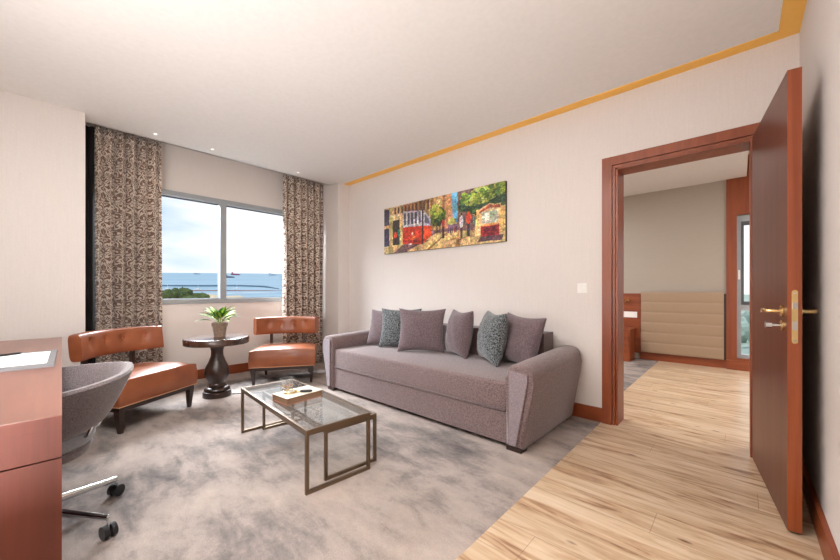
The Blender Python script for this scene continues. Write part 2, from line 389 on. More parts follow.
# curtains
def curtain(label, y0, y1, x, folds, seed, z0=.015, z1=2.72, amp=1):
    rnd = random.Random(seed); bm = bmesh.new(); uvl = bm.loops.layers.uv.new('UVMap')
    N, K = folds*14, 30; ph = [rnd.uniform(-.5, .5) for _ in range(folds+2)]; am = [rnd.uniform(.75, 1.25) for _ in range(folds+2)]
    grid = []
    for k_ in range(K+1):
        z = z0+(z1-z0)*k_/K; q = 1-(k_/K); row = []
        for i in range(N+1):
            s = i/N; fi = s*folds; j = int(fi); j = min(j, folds-1)
            A = amp*(.026+.034*min(1, q*2.0))*(am[j]*(1-(fi-j))+am[j+1]*(fi-j))
            w = math.sin(2*PI*fi + .6*q*(ph[j]*(1-(fi-j))+ph[j+1]*(fi-j)))
            w = math.copysign(abs(w)**.8, w)
            yy = y0+(y1-y0)*s + .012*math.sin(4*PI*fi)*min(1, q*3) + (.012*q*math.sin(7*s+seed))
            row.append(bm.verts.new((x+A*w+.004*math.sin(5*z+j), yy, z)))
        grid.append(row)
    arc = (y1-y0)*1.9
    for k_ in range(K):
        for i in range(N):
            f = bm.faces.new((grid[k_][i], grid[k_][i+1], grid[k_+1][i+1], grid[k_+1][i]))
            for lp_, (a, b) in zip(f.loops, ((i, k_), (i+1, k_), (i+1, k_+1), (i, k_+1))): lp_[uvl].uv = (arc*a/N, z0+(z1-z0)*b/K)
    o = obj('curtain', bm, M['damask'], smooth=True); s = o.modifiers.new('thick', 'SOLIDIFY'); s.thickness = .004
    return tag(o, label, 'curtain', 'damask curtains')
curtain('brown damask curtain hanging at the left side of the window', .37, .905, -4.68, 6, 1, amp=1.35)
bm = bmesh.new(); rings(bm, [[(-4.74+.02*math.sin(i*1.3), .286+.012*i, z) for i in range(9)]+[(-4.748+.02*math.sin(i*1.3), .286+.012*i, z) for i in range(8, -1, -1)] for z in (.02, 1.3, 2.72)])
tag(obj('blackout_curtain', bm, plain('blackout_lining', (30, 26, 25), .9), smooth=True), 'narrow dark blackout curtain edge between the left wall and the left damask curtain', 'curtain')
curtain('brown damask curtain hanging at the right side of the window, by the pillar', 2.30, 2.935, -4.70, 6, 5)

# ------------------------------------------------------------------ painting
def make_painting():
    W, H = 420, 138; L, Hh = 1.805, .603
    yy, xx = np.mgrid[0:H, 0:W]; s = (xx+.5)/W; t = (yy+.5)/H
    rng = np.random.default_rng(3); img = np.zeros((H, W, 3))
    def col(c): return np.array(c, float)
    def poly(pts, c, jit=10):
        m = np.zeros((H, W), bool); n = len(pts)
        for i in range(n):
            (x0, y0), (x1, y1) = pts[i], pts[(i+1) % n]
            cnd = ((y0 > t) != (y1 > t))
            if y1 != y0: m ^= cnd & (s < (x1-x0)*(t-y0)/(y1-y0)+x0)
        img[m] = col(c)+rng.normal(0, jit, (m.sum(), 1))
    def rect(a, b, c_, d, c, jit=10): poly([(a, c_), (b, c_), (b, d), (a, d)], c, jit)
    def ell(cx, cy, rx, ry, c, jit=10):
        m = ((s-cx)/rx)**2+((t-cy)/ry)**2 < 1; img[m] = col(c)+rng.normal(0, jit, (m.sum(), 1))
    def blobs(cx, cy, rx, ry, cols, n, r=(.008, .02)):
        for _ in range(n):
            a = rng.uniform(0, 2*PI); q = math.sqrt(rng.uniform()); rr = rng.uniform(*r)
            ell(cx+rx*q*math.cos(a), cy+ry*q*math.sin(a), rr, rr*L/Hh*.8, cols[rng.integers(len(cols))], 12)
    rect(0, 1, 0, 1, (196, 166, 116))
    # buildings
    rect(0, .2, .3, 1, (196, 168, 118)); rect(.2, .46, .55, 1, (170, 120, 84)); rect(.3, .46, .6, 1, (150, 118, 78)); rect(.44, .6, .3, 1, (206, 170, 112))
    for a in np.arange(.11, .43, .035): rect(a, a+.018, .8, .97, (92, 62, 50))
    rect(.36, .385, .6, 1, (104, 78, 60))
    rect(.455, .48, .35, 1, (160, 112, 76)); rect(.55, .6, .35, 1, (196, 140, 100)); rect(.56, .575, .4, 1, (150, 104, 84)); rect(.50, .545, .66, .95, (222, 196, 132))
    poly([(.6, 1), (.69, 1), (.675, .45), (.62, .45)], (110, 178, 214)); poly([(.6, 1), (.625, 1), (.64, .5), (.6, .4)], (206, 158, 112))
    ell(.63, .46, .03, .09, (170, 176, 90)); rect(.675, .79, .3, 1, (124, 96, 92)); rect(.69, .71, .4, .9, (170, 130, 104)); rect(.6, .68, .3, .42, (120, 96, 110))
    rect(.44, .8, .26, .36, (126, 92, 96)); 
    # left shopfront
    rect(0, .055, .62, .97, (74, 68, 88)); rect(0, .055, .16, .55, (66, 60, 88)); rect(0, .075, .55, .62, (214, 168, 120))
    rect(.06, .19, .78, .83, (222, 200, 158)); rect(.07, .185, .15, .78, (206, 184, 128)); rect(.095, .165, .17, .7, (62, 56, 54))
    ell(.12, .38, .016, .07, (206, 74, 50)); ell(.155, .42, .012, .07, (60, 132, 116)); rect(.11, .13, .17, .3, (50, 40, 44))
    # street
    poly([(0, 0), (1, 0), (1, .16), (.8, .24), (.66, .3), (.5, .3), (.3, .12), (.0, .14)], (204, 172, 118))
    poly([(.1, .0), (.2, .16), (.42, .22), (.47, .3), (.52, .34), (.43, .14), (.3, .0)], (118, 86, 84))
    poly([(.24, 0), (.5, .3), (.56, .3), (.42, 0)], (214, 182, 122)); poly([(.42, 0), (.6, .3), (.61, .3), (.45, 0)], (140, 96, 60))
    poly([(.66, 0), (.675, .3), (.682, .3), (.69, 0)], (170, 120, 72))
    poly([(.2, .04), (.24, .04), (.45, .18), (.41, .18)], (70, 52, 62))
    # tree 1
    blobs(.515, .62, .055, .16, [(52, 78, 46), (84, 104, 44), (44, 64, 44)], 90); blobs(.5, .72, .045, .12, [(150, 160, 62), (176, 180, 84), (110, 130, 50)], 40)
    rect(.505, .515, .3, .5, (70, 52, 40)); rect(.53, .538, .3, .5, (80, 60, 46))
    # tree 2
    blobs(.85, .74, .165, .2, [(52, 80, 60), (40, 66, 52), (70, 96, 56)], 260); blobs(.82, .84, .13, .13, [(150, 170, 70), (186, 196, 104), (96, 124, 56)], 90); blobs(.95, .9, .05, .1, [(140, 160, 66), (84, 112, 60)], 30)
    # tram 1
    poly([(.195, .2), (.385, .14), (.385, .8), (.2, .86)], (196, 186, 190)); poly([(.195, .17), (.385, .12), (.385, .49), (.195, .52)], (206, 66, 42))
    for i in range(5): a = .207+.035*i; poly([(a, .56), (a+.022, .555), (a+.022, .8-.1*(a-.2)), (a, .81-.1*(a-.2))], (84, 84, 104))
    poly([(.385, .12), (.46, .26), (.46, .6), (.385, .82)], (178, 176, 186)); poly([(.385, .12), (.46, .26), (.46, .46), (.385, .49)], (222, 84, 44)); rect(.378, .392, .12, .82, (58, 44, 46))
    poly([(.405, .54), (.445, .5), (.445, .58), (.405, .72)], (110, 106, 124)); ell(.29, .36, .008, .03, (240, 226, 190)); poly([(.2, .2), (.38, .15), (.38, .2), (.2, .25)], (160, 44, 34)); ell(.27, .15, .02, .02, (220, 214, 206))
    poly([(.27, .24), (.3, .36), (.33, .22)], (226, 110, 60))
    # figures
    rect(.553, .572, .18, .42, (64, 46, 46)); ell(.562, .47, .012, .07, (176, 60, 56)); ell(.562, .56, .007, .025, (90, 60, 50))
    for x_ in (.6, .615, .63, .645, .66): rect(x_, x_+.008, .26, .38, (88, 60, 90) if rng.uniform() > .5 else (150, 70, 60))
    rect(.695, .712, .14, .36, (92, 64, 62)); ell(.703, .44, .015, .11, (220, 216, 222)); ell(.703, .58, .008, .03, (80, 54, 46))
    rect(.745, .765, .16, .4, (66, 56, 66)); ell(.754, .49, .017, .11, (214, 78, 50)); ell(.752, .63, .008, .03, (84, 56, 46))
    ell(.8, .42, .008, .08, (84, 110, 110)); poly([(.62, .12), (.7, .15), (.7, .17), (.62, .16)], (150, 108, 66)); poly([(.68, .1), (.75, .15), (.75, .17), (.68, .13)], (150, 108, 66))
    # tram 2
    rect(.81, .985, .16, .6, (228, 180, 112)); poly([(.82, .16), (.965, .12), (.965, .62), (.9, .68), (.83, .6)], (226, 190, 140)); poly([(.83, .56), (.9, .66), (.97, .62), (.97, .58), (.9, .6), (.83, .53)], (170, 84, 60))
    rect(.85, .955, .34, .54, (176, 184, 170)); rect(.87, .9, .36, .52, (206, 206, 186)); rect(.84, .962, .12, .31, (160, 44, 52)); rect(.86, .945, .2, .28, (120, 36, 48)); rect(.845, .955, .3, .33, (214, 150, 90))
    poly([(.82, .04), (.98, .03), (.99, .12), (.84, .12)], (96, 70, 76))
    for _ in range(1):   # brush dabs
        n = 1500; xs = rng.uniform(0, 1, n); ys = rng.uniform(0, 1, n)
        for x_, y_ in zip(xs, ys):
            i, j = int(y_*(H-1)), int(x_*(W-1)); w_, h_ = rng.integers(1, 4), rng.integers(1, 2)
            img[max(0, i-h_):i+h_, max(0, j-w_):j+w_] = img[i, j]*.4+img[max(0, i-h_):i+h_, max(0, j-w_):j+w_]*.6+rng.normal(0, 7)
    for cy, cx, am in ((8, 20, .10), (23, 60, .13), (46, 140, .12), (69, 210, .10)):
        ny, nx = H//cy if H % cy == 0 else -(-H//cy), W//cx
        nz = np.kron(rng.normal(0, am*.14, (-(-H//ny), -(-W//nx), 3))+rng.normal(0, am*.55, (-(-H//ny), -(-W//nx), 1)), np.ones((ny, nx, 1)))[:H, :W]
        for _k in range(max(1, nx//4)): nz = (nz+np.roll(nz, 1, 0)+np.roll(nz, 1, 1)+np.roll(nz, -1, 1))/4
        img = img*(1+nz*1.4)
    img = (img-110)*.97+108
    img = np.clip(img, 0, 255)/255
    g = np.where(img <= .04045, img/12.92, ((img+.055)/1.055)**2.4)
    root = thing('wall_painting', 'wide canvas painting of red trams on a tree-lined street, above the sofa', 'painting', (-3.525, PY, 1.586))
    root.rotation_euler = (0, 0, 0)
    c = obj('canvas', B((0, L, -.034, -.003, 0, Hh)), plain('canvas_sides', (70, 56, 50), .8), root)
    me = bpy.data.meshes.new('painted_front')
    X, Z = np.meshgrid(np.linspace(0, L, W+1), np.linspace(0, Hh, H+1)); co = np.stack([X, np.full_like(X, -.0348), Z], -1).reshape(-1, 3)
    idx = np.arange((W+1)*(H+1)).reshape(H+1, W+1); q = np.stack([idx[:-1, :-1], idx[:-1, 1:], idx[1:, 1:], idx[1:, :-1]], -1).reshape(-1, 4)
    me.vertices.add(len(co)); me.vertices.foreach_set('co', co.ravel()); me.loops.add(q.size); me.loops.foreach_set('vertex_index', q.ravel())
    me.polygons.add(len(q)); me.polygons.foreach_set('loop_start', np.arange(0, q.size, 4)); me.update(calc_edges=True)
    at = me.color_attributes.new('Paint', 'FLOAT_COLOR', 'CORNER')
    fc = np.concatenate([g.reshape(-1, 3), np.ones((W*H, 1))], 1); at.data.foreach_set('color', np.repeat(fc, 4, 0).ravel().astype(np.float32))
    kk = NT('oil_paint'); a_ = kk.n('ShaderNodeVertexColor'); a_.layer_name = 'Paint'; kk.l(a_.outputs[0], kk.b.inputs['Base Color']); kk.inp('Roughness', .45)
    kk.bump(kk.noise(kk.coord(), 120, 2), .3, .002); me.materials.append(kk.m)
    o = bpy.data.objects.new('painted_front', me); C.objects.link(o); o.parent = root
make_painting()

# ------------------------------------------------------------------ sofa
sofa = thing('sofa', 'long mauve grey three seat sofa with flared arms along the wall', 'sofa', (-2.232, 2.64, 0))
def soft(bm, cx, cy, amt, hx_, hy_):
    pass
bm = B((-1.04, 1.04, -.455, .34, .25, .455)); bmesh.ops.subdivide_edges(bm, edges=bm.edges[:], cuts=6, use_grid_fill=True)
for v_ in bm.verts:
    x_, y_, z_ = v_.co; q = max(0, 1-(x_/1.04)**4)*max(0, 1-(y_/.46)**4)
    if z_ > .45: v_.co.z += .012*q
    if y_ < -.45: v_.co.y -= .006*max(0, 1-((z_-.352)/.103)**2)*max(0, 1-(x_/1.04)**6)
bev(bm, .018, 3, 50)
seat = obj('seat_cushion', bm, M['mauve'], sofa, True)
bm = bmesh.new(); tube(bm, [(-1.03, -.462, .262), (1.03, -.462, .262)], .005, 8); obj('piping', bm, M['mauve'], seat, True)
obj('base_panel', B((-1.04, 1.04, -.452, .44, .035, .248), bevel=.012), M['mauve'], sofa, True)
bm = B((-1.03, 1.0, .27, .47, .25, .725)); bev(bm, .035, 4); obj('backrest', bm, M['mauve'], sofa, True)
def arm(s):
    pr = [(1.042, .03), (1.172, .03), (1.232, .40), (1.244, .50)]
    for i in range(1, 12):
        a = -.1+(PI+.1)*i/11; ca_, sa_ = math.cos(a), math.sin(a); pr.append((1.144+.101*math.copysign(abs(ca_)**.72, ca_), .515+.108*math.copysign(abs(sa_)**.8, sa_)))
    pr += [(1.046, .45)]
    bm = bmesh.new(); prism(bm, [(s*x_, z_) for x_, z_ in pr], 'y', -.475, .475)
    fe = [e for e in bm.edges if all(abs(v_.co.y) > .47 for v_ in e.verts) and abs(e.verts[0].co.y-e.verts[1].co.y) < .01]
    bmesh.ops.bevel(bm, geom=fe, offset=.028, segments=4, affect='EDGES', profile=.5)
    for v_ in bm.verts:   # front of the arm dips a little
        q = max(0, (-v_.co.y-.1)/.38); v_.co.z -= .035*q**2*max(0, v_.co.z-.2)/.42
    a_ = obj('arm', bm, M['mauve'], sofa, True)
    bm = bmesh.new(); P = [(1.080, .05), (1.126, .05), (1.210, .50), (1.204, .540), (1.090, .552), (1.080, .542)]
    prism(bm, [(s*x_, z_) for x_, z_ in P], 'y', -.492, -.47); bev(bm, .006, 2, 50)
    p_ = obj('front_panel', bm, M['mauve_light'], a_, True); p_['label'] = 'lighter tapered front panel'
    bm = bmesh.new(); tube(bm, [(s*x_, -.486, z_) for x_, z_ in P+P[:1]], .006, 8); obj('piping', bm, M['mauve'], a_, True)
arm(-1); arm(1)
for sx in (-1, 1):
    for sy in (-.42, .42): obj('foot', B((sx*1.10-.055, sx*1.10+.055, sy-.045, sy+.045, 0, .035), bevel=.004), M['dark_wood'], sofa)

def cushion_mesh(w, h, t, seed=0):
    bm = bmesh.new(); n = 22; rnd = random.Random(seed); top = {}; bot = {}
    for i in range(n+1):
        for j in range(n+1):
            a = math.sin((i/n*2-1)*PI/2); b = math.sin((j/n*2-1)*PI/2)
            X = a*w/2*(1-.12*(1-b*b)*abs(a)); Z = b*h/2*(1-.12*(1-a*a)*abs(b))
            T = t/2*(max(0, (1-a*a))*max(0, (1-b*b)))**.42 + .0015
            wr = .006*math.sin(9*a+5*b+seed)*(1-a*a)*(1-b*b)+.004*math.sin(17*b-6*a*a+seed*2)*(1-b*b)
            edge = i in (0, n) or j in (0, n)
            top[i, j] = bm.verts.new((X, -(T+wr if not edge else 0), Z)); bot[i, j] = top[i, j] if edge else bm.verts.new((X, T*.9, Z))
    for i in range(n):
        for j in range(n):
            bm.faces.new((top[i,j], top[i+1,j], top[i+1,j+1], top[i,j+1]))
            f = (bot[i,j+1], bot[i+1,j+1], bot[i+1,j], bot[i,j])
            bm.faces.new(f)
    return bm
def cushion(label, p, ang, lean, w, m, seed, roll=0, t=.17, h=None):
    h = h or w; o = obj('throw_cushion', cushion_mesh(w, h, t, seed), m, smooth=True)
    # ang: direction of the width in plan; lean back by `lean`
    Mx = Matrix.Translation(Vector(p)) @ Matrix.Rotation(ang, 4, 'Z') @ Matrix.Rotation(-lean, 4, 'X') @ Matrix.Rotation(roll, 4, 'Y') @ Matrix.Translation((0, 0, h/2*.97))
    o.matrix_world = Mx
    return tag(o, label, 'cushion', 'throw cushions on the sofa')
zs = .468
cushion('mauve cushion at the far left end of the sofa, partly behind a tweed one', (-3.00, 2.66, zs), R(20), R(18), .46, M['pillow'], 1, 0, .17, .43)
cushion('charcoal tweed cushion between the two left mauve cushions', (-2.77, 2.68, zs), R(32), R(16), .47, M['tweed'], 2, 0, .17, .45)
cushion('large mauve cushion facing front, overlapping the left tweed cushion', (-2.40, 2.63, zs), R(33), R(14), .50, M['pillow'], 3, 0, .17, .46)
cushion('mauve cushion standing alone in the middle of the sofa', (-2.02, 2.72, zs), R(-24), R(10), .36, M['pillow'], 4, 0, .22, .45)
cushion('charcoal tweed cushion nearer the right arm, leaning on the rightmost mauve one', (-1.645, 2.69, zs), R(-40), R(10), .46, M['tweed'], 5, 0, .22, .45)
cushion('mauve cushion tucked against the right arm of the sofa', (-1.42, 2.73, zs), R(-20), R(16), .46, M['pillow'], 6, R(3), .2, .44)

# ------------------------------------------------------------------ slipper armchairs
def armchair(label):
    t = thing('armchair', label, 'armchair', (0,0,0), 0, 'tan leather armchairs by the window')
    w, zb, zt = .36, .205, .388
    bm = B((-w, w, -.31, .27, zb, zt)); bmesh.ops.subdivide_edges(bm, edges=bm.edges[:], cuts=7, use_grid_fill=True)
    for v_ in bm.verts:
        x_, y_, z_ = v_.co
        if z_ > zt-.001: v_.co.z += .04*(max(0, 1-(x_/w)**4)*max(0, 1-((y_+.02)/.3)**4))**.5+.012*(-y_/.3)
        v_.co.x *= 1+.015*max(0, 1-((z_-.29)/.09)**2)
        if y_ < -.3: v_.co.y -= .012*max(0, 1-((z_-.29)/.09)**2)
    bev(bm, .022, 4, 50); s = obj('seat', bm, M['leather'], t, True)
    bm = bmesh.new(); zp = zb+.006
    tube(bm, [(-w-.001, .26, zp), (-w-.001, -.311, zp), (w+.001, -.311, zp), (w+.001, .26, zp)], .0035, 6); obj('piping', bm, M['stitch'], s, True)['label'] = 'pale piping along the seat bottom'
    obj('seat_rail', B((-w+.015, w-.015, -.295, .255, .17, zb-.001), bevel=.003), M['dark_wood'], t)
    for sx in (-1, 1):
        bm = bmesh.new(); frustum(bm, (sx*(w-.045), -.268, 0), (.013, .013), (sx*(w-.037), -.268, .172), (.024, .026)); bev(bm, .002, 1); obj('leg', bm, M['dark_wood'], t)
        bm = bmesh.new(); frustum(bm, (sx*(w-.09), .27, 0), (.013, .013), (sx*(w-.09), .225, .172), (.022, .024)); bev(bm, .002, 1); obj('leg', bm, M['dark_wood'], t)
        bm = bmesh.new(); frustum(bm, (sx*.20, .245, .19), (.018, .013), (sx*.20, .235, .60), (.018, .011)); obj('back_post', bm, M['dark_wood'], t)
    # curved backrest
    bm = bmesh.new(); rs = []; n = 84; btn = [-.24, -.08, .08, .24]
    hw = .37
    for i in range(n+1):
        u = i/n*2-1; X = u*hw; Yc = .225-.14*u*u; rr = []
        m_ = 56; th = .045*(1-.15*abs(u)**8); hh = .108*(1-.04*abs(u)**6)
        dYdX = -.28*u/hw; nx, ny = -dYdX, 1; L_ = math.hypot(nx, ny); nx, ny = nx/L_, ny/L_
        for k_ in range(m_):
            a = 2*PI*k_/m_; ca, sa = math.cos(a), math.sin(a)
            p = math.copysign(abs(ca)**.45, ca)*th; z = math.copysign(abs(sa)**.45, sa)*hh
            if ca < 0:
                for b_ in btn: p += .022*math.exp(-(((X-b_)/.032)**2+((z-.02)/.036)**2))
            rr.append((X+nx*p, Yc+ny*p+.12*(z), .648+z))
        rs.append(rr)
    rings(bm, rs); bk = obj('backrest', bm, M['leather'], t, True)
    for b_ in btn:
        u = b_/hw; bm = bmesh.new(); bmesh.ops.create_uvsphere(bm, u_segments=12, v_segments=8, radius=.013, matrix=Matrix.Translation((b_, .225-.14*u*u-.026, .668)) @ Matrix.Diagonal((1,.6,1,1)))
        obj('button', bm, M['button'], bk, True)
    return t
ac = armchair('tan leather armchair left of the round table, nearest the desk')
ac.location = (-3.885, .545, 0); ac.rotation_euler = (0, 0, R(122))
dup(ac, (-4.18, 2.08, 0), R(57), 'tan leather armchair right of the round table, by the sofa arm')

# ------------------------------------------------------------------ round table, plant
st = thing('side_table', 'round dark wood pedestal table between the two armchairs', 'side table', (-4.02, 1.255, 0))
bm = bmesh.new(); lathe(bm, [(.26, .542), (.295, .544), (.300, .549), (.302, .602), (.298, .609), (.290, .612), (0.001, .612)], 64); obj('table_top', bm, M['table_edge'], st, True)
bm = bmesh.new(); lathe(bm, [(.085, .543), (.085, .52), (.066, .505), (.056, .47), (.058, .42), (.078, .36), (.108, .30), (.118, .255), (.115, .225), (.088, .17), (.075, .14), (.08, .125), (.09, .118), (.09, .105), (.07, .10)], 40)
obj('pedestal', bm, M['dark_wood'], st, True)
bm = bmesh.new(); lathe(bm, [(.07, .102), (.095, .10), (.115, .085), (.12, .07), (.108, .062), (.128, .055), (.132, .04), (.132, 0)], 40); obj('base', bm, M['dark_wood'], st, True)

pl = thing('potted_plant', 'small leafy green plant in a clay pot on the round table', 'plant', (-4.04, 1.285, .612))
bm = bmesh.new(); lathe(bm, [(.052, 0), (.055, .01), (.068, .108), (.075, .111), (.076, .145), (.070, .147), (.067, .13), (.001, .128)], 32)
pot = obj('pot', bm, M['pot'], pl, True)
bm = bmesh.new(); lathe(bm, [(.066, .131), (.055, .136), (.001, .138)], 20, cap=False); obj('soil', bm, M['soil'], pl, True)
def leaf(bm, uvl, base, az, L_, W_, el, droop):
    n = 8; d = Vector((math.cos(az), math.sin(az), 0)); sd = Vector((-math.sin(az), math.cos(az), 0)); p = Vector(base); rows = []
    stem = .35
    for i in range(n+1):
        q = i/n; e_ = el-droop*q; step = L_/n; wv = W_*math.sin(PI*min(1, max(0, (q-stem)/(1-stem)))**.8) if q > stem else .002
        wv = max(wv, .0015)
        up = Vector((0,0,1)); nrm = (up*math.cos(e_)-d*math.sin(e_))
        rows.append([bm.verts.new(p-sd*wv+nrm*wv*.25), bm.verts.new(p), bm.verts.new(p+sd*wv+nrm*wv*.25)])
        p = p+(d*math.cos(e_)+up*math.sin(e_))*step
    for a, b in zip(rows, rows[1:]):
        for i in range(2):
            f = bm.faces.new((a[i], a[i+1], b[i+1], b[i]))
            for lp_, uu in zip(f.loops, (i/2, (i+1)/2, (i+1)/2, i/2)): lp_[uvl].uv = (uu, 0)
bm = bmesh.new(); uvl = bm.loops.layers.uv.new('UVMap'); rl = random.Random(11)
for i in range(26):
    az = i*2.4+rl.uniform(-.3, .3); q = i/26
    leaf(bm, uvl, (rl.uniform(-.012,.012), rl.uniform(-.012,.012), .125), az, rl.uniform(.24, .30)*(1-.15*q), rl.uniform(.028, .038), R(84)-R(46)*(1-q)-R(rl.uniform(0,8)), R(52)-R(10)*q)
fo = obj('foliage', bm, M['leaf'], pl, True)

# floor cable
bm = bmesh.new(); tube(bm, [(-3.95, 1.38, .005), (-3.85, 1.50, .005), (-3.75, 1.62, .005), (-3.50, 1.60, .005), (-3.2, 1.50, .005), (-2.95, 1.47, .005), (-2.8, 1.52, .005)], .004, 6)
tag(obj('power_cable', bm, M['black'], smooth=True), 'thin black cable lying on the carpet from the round table base', 'cable')

# ------------------------------------------------------------------ nested coffee tables
rz = math.atan2(-.09, 1.13)
def frame_table(name, label, L_, W_, H_, b, loc):
    t = thing(name, label, 'coffee table', loc, rz)
    obj('top_frame', B((0, L_, 0, b, H_-.03, H_), (0, L_, W_-b, W_, H_-.03, H_), (0, b, b, W_-b, H_-.03, H_), (L_-b, L_, b, W_-b, H_-.03, H_)), M['bronze'], t)
    obj('glass_top', B((b*.5, L_-b*.5, b*.5, W_-b*.5, H_-.006, H_+.001)), M['table_glass'], t)
    for x_ in (0, L_-b):
        for y_ in (0, W_-b): obj('leg', B((x_, x_+b, y_, y_+b, b, H_-.03)), M['bronze'], t)
        obj('floor_bar', B((x_, x_+b, 0, W_, 0, b)), M['bronze'], t)
    return t
frame_table('coffee_table', 'bronze framed glass coffee table, the taller of the nested pair', 1.135, .412, .345, .018, (-2.833, 1.05, 0))
frame_table('coffee_table', 'lower bronze framed glass table tucked under the taller one', 1.025, .36, .302, .017, (-2.772, 1.188, 0))

bk = thing('book', 'thick cream covered book lying on the glass coffee table', 'book', (-2.26, 1.215, .3465), R(4))
obj('pages', B((-.083, .085, -.132, .132, .004, .042)), M['pages'], bk)
obj('back_cover', B((-.09, .09, -.138, .138, 0, .004)), M['spine'], bk)
obj('front_cover', B((-.09, .09, -.138, .138, .042, .046), bevel=.001), M['cover'], bk)
obj('spine', B((-.09, -.085, -.138, .138, .004, .042)), M['spine'], bk)
mg = thing('magnifying_glass', 'gold rimmed magnifying glass with black handle lying on the book', 'magnifying glass', (-2.28, 1.165, .3925), R(48))
bm = bmesh.new(); tube(bm, [(.042*math.cos(2*PI*i/32), .042*math.sin(2*PI*i/32), .008) for i in range(33)], .006, 10); obj('rim', bm, M['brass'], mg, True)
bm = bmesh.new(); lathe(bm, [(.039, .006), (.039, .010)], 32); obj('lens', bm, M['tumbler'], mg, True)
bm = bmesh.new(); tube(bm, [(.045, 0, .008), (.07, 0, .008)], .005, 10); obj('collar', bm, M['brass'], mg, True)
bm = bmesh.new(); tube(bm, [(.068, 0, .009), (.08, 0, .009), (.14, 0, .009), (.15, 0, .009)], [.006, .009, .009, .005], 12); obj('handle', bm, M['black'], mg, True)
gv = thing('glass_bowl', 'small clear glass with dried petals beside the book', 'glass', (-2.53, 1.27, .3465))
bm = bmesh.new(); lathe(bm, [(.001, 0), (.046, 0), (.05, .004), (.053, .085), (.050, .085), (.047, .008), (.001, .007)], 32, cap=False); obj('glass', bm, M['tumbler'], gv, True)
bm = bmesh.new(); rp = random.Random(4)
for i in range(34):
    a = rp.uniform(0, 6.28); q = .038*math.sqrt(rp.random()); Mx = Matrix.Translation((q*math.cos(a), q*math.sin(a), .013+rp.uniform(0, .02))) @ Matrix.Rotation(rp.uniform(0, 3), 4, Vector((rp.random()+.1, rp.random(), rp.random())).normalized()) @ Matrix.Diagonal((1, .7, .3, 1))
    bmesh.ops.create_icosphere(bm, subdivisions=1, radius=.009, matrix=Mx)
pt = obj('dried_petals', bm, fabric('petal_mix', (120, 50, 50), (200, 170, 120), 40), gv); pt['kind'] = 'stuff'

# ------------------------------------------------------------------ desk
desk = thing('desk', 'cherry wood desk with flat top at the left edge of the picture', 'desk', (-1.376, .0425, 0), -.0309)
obj('desk_top', B((-2.315, 0, -.60, 0, .7475, .75)), M['desk_top'], desk)
obj('top_edge', B((-2.315, 0, -.60, 0, .716, .7475)), M['desk'], desk)
dr = obj('drawer_unit', B((-.46, -.0003, -.598, -.0003, .634, .7158)), M['desk'], desk)
pd = obj('pedestal', B((-.46, -.0003, -.598, -.0003, .02, .630)), M['desk'], desk)
obj('plinth', B((-.44, -.02, -.58, -.02, 0, .02)), M['dark_wood'], desk)
obj('end_panel', B((-2.31, -2.28, -.598, -.004, 0, .7155)), M['desk'], desk)
obj('modesty_panel', B((-2.28, -.46, -.598, -.58, .30, .7155)), M['desk'], desk)
dp = thing('desk_folder', 'grey edged desk pad holding white sheets on the desk', 'desk pad', (-2.27, .045, .75), -.045)
obj('pad', B((-.56, 0, -.42, 0, .0005, .010), bevel=.003), M['grey_leather'], dp)
obj('sheet', B((-.50, -.045, -.40, -.025, .0102, .0118)), M['paper'], dp)
obj('pad_edge', B((-.045, 0, -.42, 0, .010, .014), (-.56, -.045, -.022, 0, .010, .014), bevel=.001), M['grey_leather'], dp)
bm = bmesh.new(); tube(bm, [(-2.78, -.06, .768), (-2.75, -.07, .768), (-2.71, -.155, .768), (-2.705, -.165, .768)], [.003, .0055, .0055, .002], 10)
tag(obj('pen', bm, M['black'], smooth=True), 'black pen lying on the white sheet of the desk pad', 'pen')

# ------------------------------------------------------------------ tub swivel chair
tc_ = thing('swivel_chair', 'grey felt tub swivel chair pushed under the desk', 'chair', (-2.305, -.03, 0))
bm = bmesh.new(); n = 56; inner = []; outer = []
span = R(300); K = 12
def shell(a, q, off):   # a: angle from back (+y), q 0 bottom ..1 top
    f = abs(a)/(span/2)
    ztop = .712-.075*f; zbot = .475-.02*f + .02*f*f
    z = zbot+(ztop-zbot)*q; r = (.235+.115*q**.75)*(1+.02*math.cos(a))-off
    return (r*math.sin(a)*1.02, r*math.cos(a)+.0, z)
rows = []
for i in range(n+1):
    a = -span/2+span*i/n; ring = []
    th = .030
    for k_ in range(K+1): ring.append(shell(a, k_/K, 0))
    tp = shell(a, 1, th/2); ring.append((tp[0]*1.03, tp[1]*1.03, tp[2]+.012)); ring.append((tp[0]*.97, tp[1]*.97, tp[2]+.012))
    for k_ in range(K, -1, -1): ring.append(shell(a, k_/K, th))
    bt = shell(a, 0, th/2); ring.append((bt[0], bt[1], bt[2]-.012))
    rows.append(ring)
rings(bm, rows); obj('shell', bm, M['tub'], tc_, True)
bm = bmesh.new(); lathe(bm, [(.001, .475), (.15, .472), (.19, .468), (.214, .45), (.216, .42), (.205, .395), (.18, .388), (.001, .388)], 48); obj('seat_cushion', bm, M['tub_seat'], tc_, True)['label'] = 'pale grey seat cushion'
bm = bmesh.new(); lathe(bm, [(.001, .39), (.200, .39), (.207, .378), (.19, .345), (.12, .32), (.001, .315)], 48); obj('seat_pan', bm, M['tub'], tc_, True)
for a in (-1.3, -.65, 0, .65, 1.3):
    bm = bmesh.new(); p1 = shell(a, .15, .02); tube(bm, [(p1[0]*.75, p1[1]*.75, .42), (p1[0]*.9, p1[1]*.9, .44), p1], .009, 8); obj('bracket', bm, M['chrome'], tc_, True)
bm = bmesh.new(); lathe(bm, [(.05, .315), (.05, .30), (.022, .295), (.022, .16), (.034, .155), (.04, .08), (.03, .07)], 24); obj('column', bm, M['chrome'], tc_, True)
